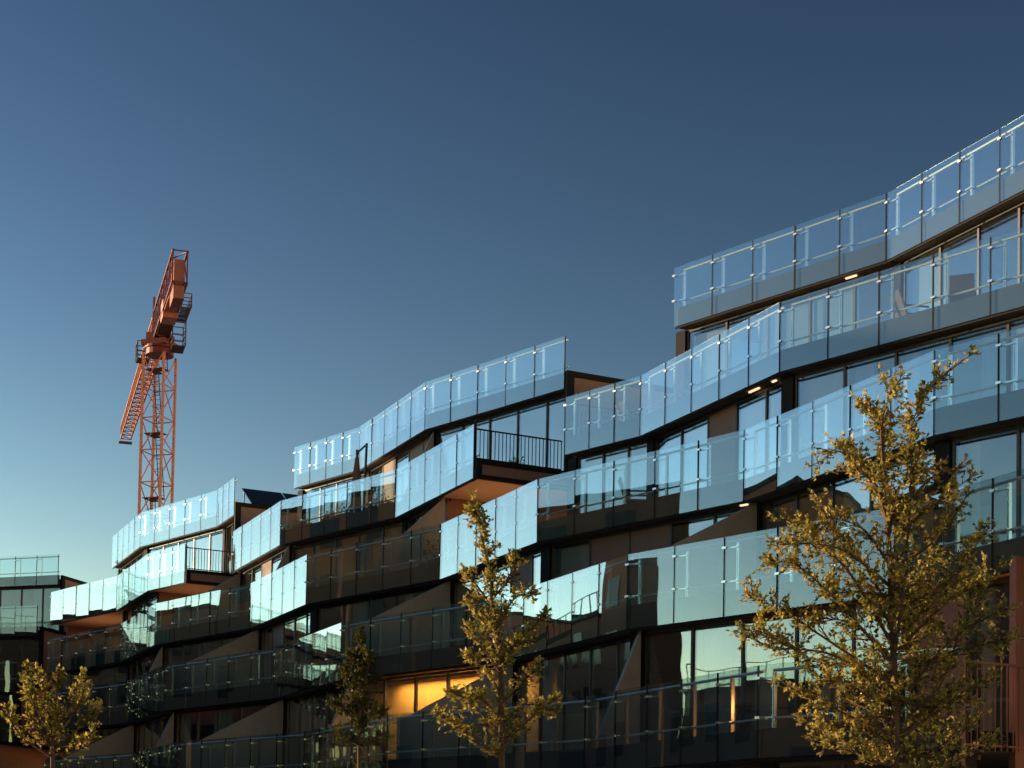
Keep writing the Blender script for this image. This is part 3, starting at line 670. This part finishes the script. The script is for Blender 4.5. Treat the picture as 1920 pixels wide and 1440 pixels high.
def planter(label, k, n, t, s, y, ln, h, seed, leaves=260, at=None):
    P_, a_ = on(k, n, t, s, y); P_ = at or P_; rr = random.Random(seed)
    o = thing('planter', label, 'plant', (P_.x, P_.y, LZ[k] + .302), a_, 'planters along the terrace railings')
    MB().box(-ln / 2, ln / 2, -.16, .16, 0, .36).build('box', 'pot', o)
    v = []; f = []; tone = []
    for _ in range(leaves):
        x = rr.uniform(-ln / 2, ln / 2); p = Vector((x, rr.gauss(0, .12), .36 + abs(rr.gauss(0, h)) * (.6 + .5 * math.sin(x * 5 + seed))))
        d = Vector((rr.gauss(0, 1), rr.gauss(0, 1), rr.gauss(.5, .6))).normalized(); sd = d.cross(Vector((rr.random(), rr.random(), 1))).normalized(); z = rr.uniform(.05, .11); i = len(v)
        v += [tuple(p), tuple(p + d * z * .5 + sd * z * .35), tuple(p + d * z), tuple(p + d * z * .5 - sd * z * .35)]; f.append((i, i + 1, i + 2, i + 3)); tone.append(rr.random())
    st = MB()
    for j in range(int(ln * 9)): x = rr.uniform(-ln / 2 + .05, ln / 2 - .05); st.tube([(x, 0, .3), (x + rr.gauss(0, .05), rr.gauss(0, .05), .36 + h * 1.3)], .006, 3)
    st.build('stems', 'bark', o)
    me = bpy.data.meshes.new('foliage'); me.from_pydata(v, [], f); me.materials.append(M['leaf_dark']); at = me.attributes.new('tone', 'FLOAT', 'FACE'); at.data.foreach_set('value', tone)
    put('foliage', me, o)
planter('long planter of shrubs beside the closed parasol', 4, -1, 'A', .46, .45, 2.0, .22, 1, 420)
planter('planter with the bushiest shrubs, nearest the glass corner on the parasol terrace', 4, -1, 'A', .78, .45, 1.2, .30, 2, 320)
planter('short planter at the end of the parasol terrace', 4, -1, 'A', .10, .45, .7, .2, 3, 150)
planter('dark sprawling plant in the corner of a shaded terrace', 3, -1, 'A', .88, .55, 1.3, .42, 4, 520)
planter('small plant behind the black barred railing', 4, -1, 'B', .97, 1.3, .36, .42, 5, 110, BAv(4, 0) + PC * 1.5 - VB * .07)
planter('low plant on the terrace left of the lit strips', 4, 0, 'A', .66, .6, .9, .2, 6, 160)

# garden chairs
def chair(label, k, n, t, s_, y_, rot):
    P_, a_ = on(k, n, t, s_, y_); o = thing('garden_chair', label, 'chair', (P_.x, P_.y, LZ[k] + .302), a_ + rot, 'garden chairs on the terraces')
    MB().box(-.25, .25, -.25, .25, .42, .46).build('seat', 'canvas', o)
    MB().poly([(-.25, .22, .46), (.25, .22, .46), (.25, .26, .46), (-.25, .26, .46), (-.25, .40, .98), (.25, .40, .98), (.25, .44, .98), (-.25, .44, .98)], [(0, 3, 2, 1), (4, 5, 6, 7), (0, 1, 5, 4), (1, 2, 6, 5), (2, 3, 7, 6), (3, 0, 4, 7)]).build('backrest', 'canvas', o)
    for x in (-.24, .24):
        for y in (-.22, .24): MB().beam((x, y, 0), (x, y, .42), .035).build('leg', 'black', o)
        MB().box(x - .02, x + .02, -.25, .3, .64, .67).build('armrest', 'black', o)
chair('garden chair on the second highest terrace, nearer the lit strip', 4, 1, 'A', .42, 1.0, 2.6)
chair('garden chair on the second highest terrace, nearer the edge of the photo', 4, 1, 'A', .60, 1.1, -2.7)
chair('garden chair on the terrace beside the brown step wall', 4, 0, 'A', .80, 1.1, 2.9)
chair('garden chair low behind the glass under the barred balcony corner', 3, 0, 'A', .38, .9, 2.4)
# solar panels on the roof step
for i in range(3):
    P_ = pR + PC * (0.35 + i * 1.75) + Vector((0.25, 0.55, 0)); a_ = math.atan2(PC.y, PC.x)
    o = thing('solar_panel', ['solar panel nearest the crane on the roof step', 'solar panel in the middle of the three on the roof step', 'solar panel of the roof step nearest the corner of the glass balcony'][i], 'solar panel', (P_.x, P_.y, LZ[5] + .30), a_, 'solar panels on the roof step')
    MB().poly([(0, 0, .30), (1.7, 0, .30), (1.7, 1.5, 1.22), (0, 1.5, 1.22), (0, -.03, .34), (1.7, -.03, .34), (1.7, 1.47, 1.26), (0, 1.47, 1.26)], [(0, 3, 2, 1), (4, 5, 6, 7), (0, 1, 5, 4), (1, 2, 6, 5), (2, 3, 7, 6), (3, 0, 4, 7)]).build('panel', 'solar', o)
    b = MB()
    for x in (.1, 1.6): b.beam((x, 1.45, 0), (x, 1.45, 1.19), .05).beam((x, 0.03, 0), (x, 0.03, .31), .05).beam((x, 0, .02), (x, 1.45, .02), .05)
    b.build('stand', 'steel', o)
P_, a_ = on(5, 1, 'B', .42, 2.4)
o = thing('roof_vent', 'low dark vent box on the topmost roof terrace', 'vent', (P_.x, P_.y, LZ[5] + .30), a_)
MB().box(-.5, .5, -.4, .4, 0, .85).build('body', 'zinc', o); MB().box(-.6, .6, -.5, .5, .85, .93).build('cap', 'zinc', o)
P_, a_ = on(2, -2, 'A', .02, 1.3)
o = MB().tube([(0, 0, -.36), (0, 0, 0)], [.05, .16], 12).tube([(0, 0, 0), (0, 0, .16)], [.16, .10], 12).build('table_lamp', 'redlamp', None, (P_.x, P_.y, LZ[1] + 1.45)); tag(o, 'glowing red lamp behind a dark lower balcony', 'lamp')

# globe lamps added to throw a warm glow on the lowest terrace
for s_, y_, lab in ((.22, .9, 'warm globe lamp low behind the widest tree, nearer the glass corner'), (.42, 1.1, 'warm globe lamp low behind the widest tree, nearer the barred railing')):
    P_, a_ = on(1, 0, 'A', s_, y_); o = thing('globe_lamp', lab, 'lamp', (P_.x, P_.y, LZ[1] + .302), 0, 'globe lamps on the lowest terrace')
    MB().tube([(0, 0, 0), (0, 0, .62)], .03, 8).build('stand', 'black', o)
    g = MB(); N = 12
    g.tube([(0, 0, .6), (0, 0, .64), (0, 0, .70), (0, 0, .76), (0, 0, .80)], [.02, .03, .04, .03, .015], N).build('globe', 'globe', o)
    d = bpy.data.lights.new('globe_light', 'POINT'); d.energy = 16; d.color = (1.0, .36, .10); d.shadow_soft_size = .05
    l = bpy.data.objects.new('globe_light', d); col.objects.link(l); l.parent = o; l.location = (0, 0, .86)
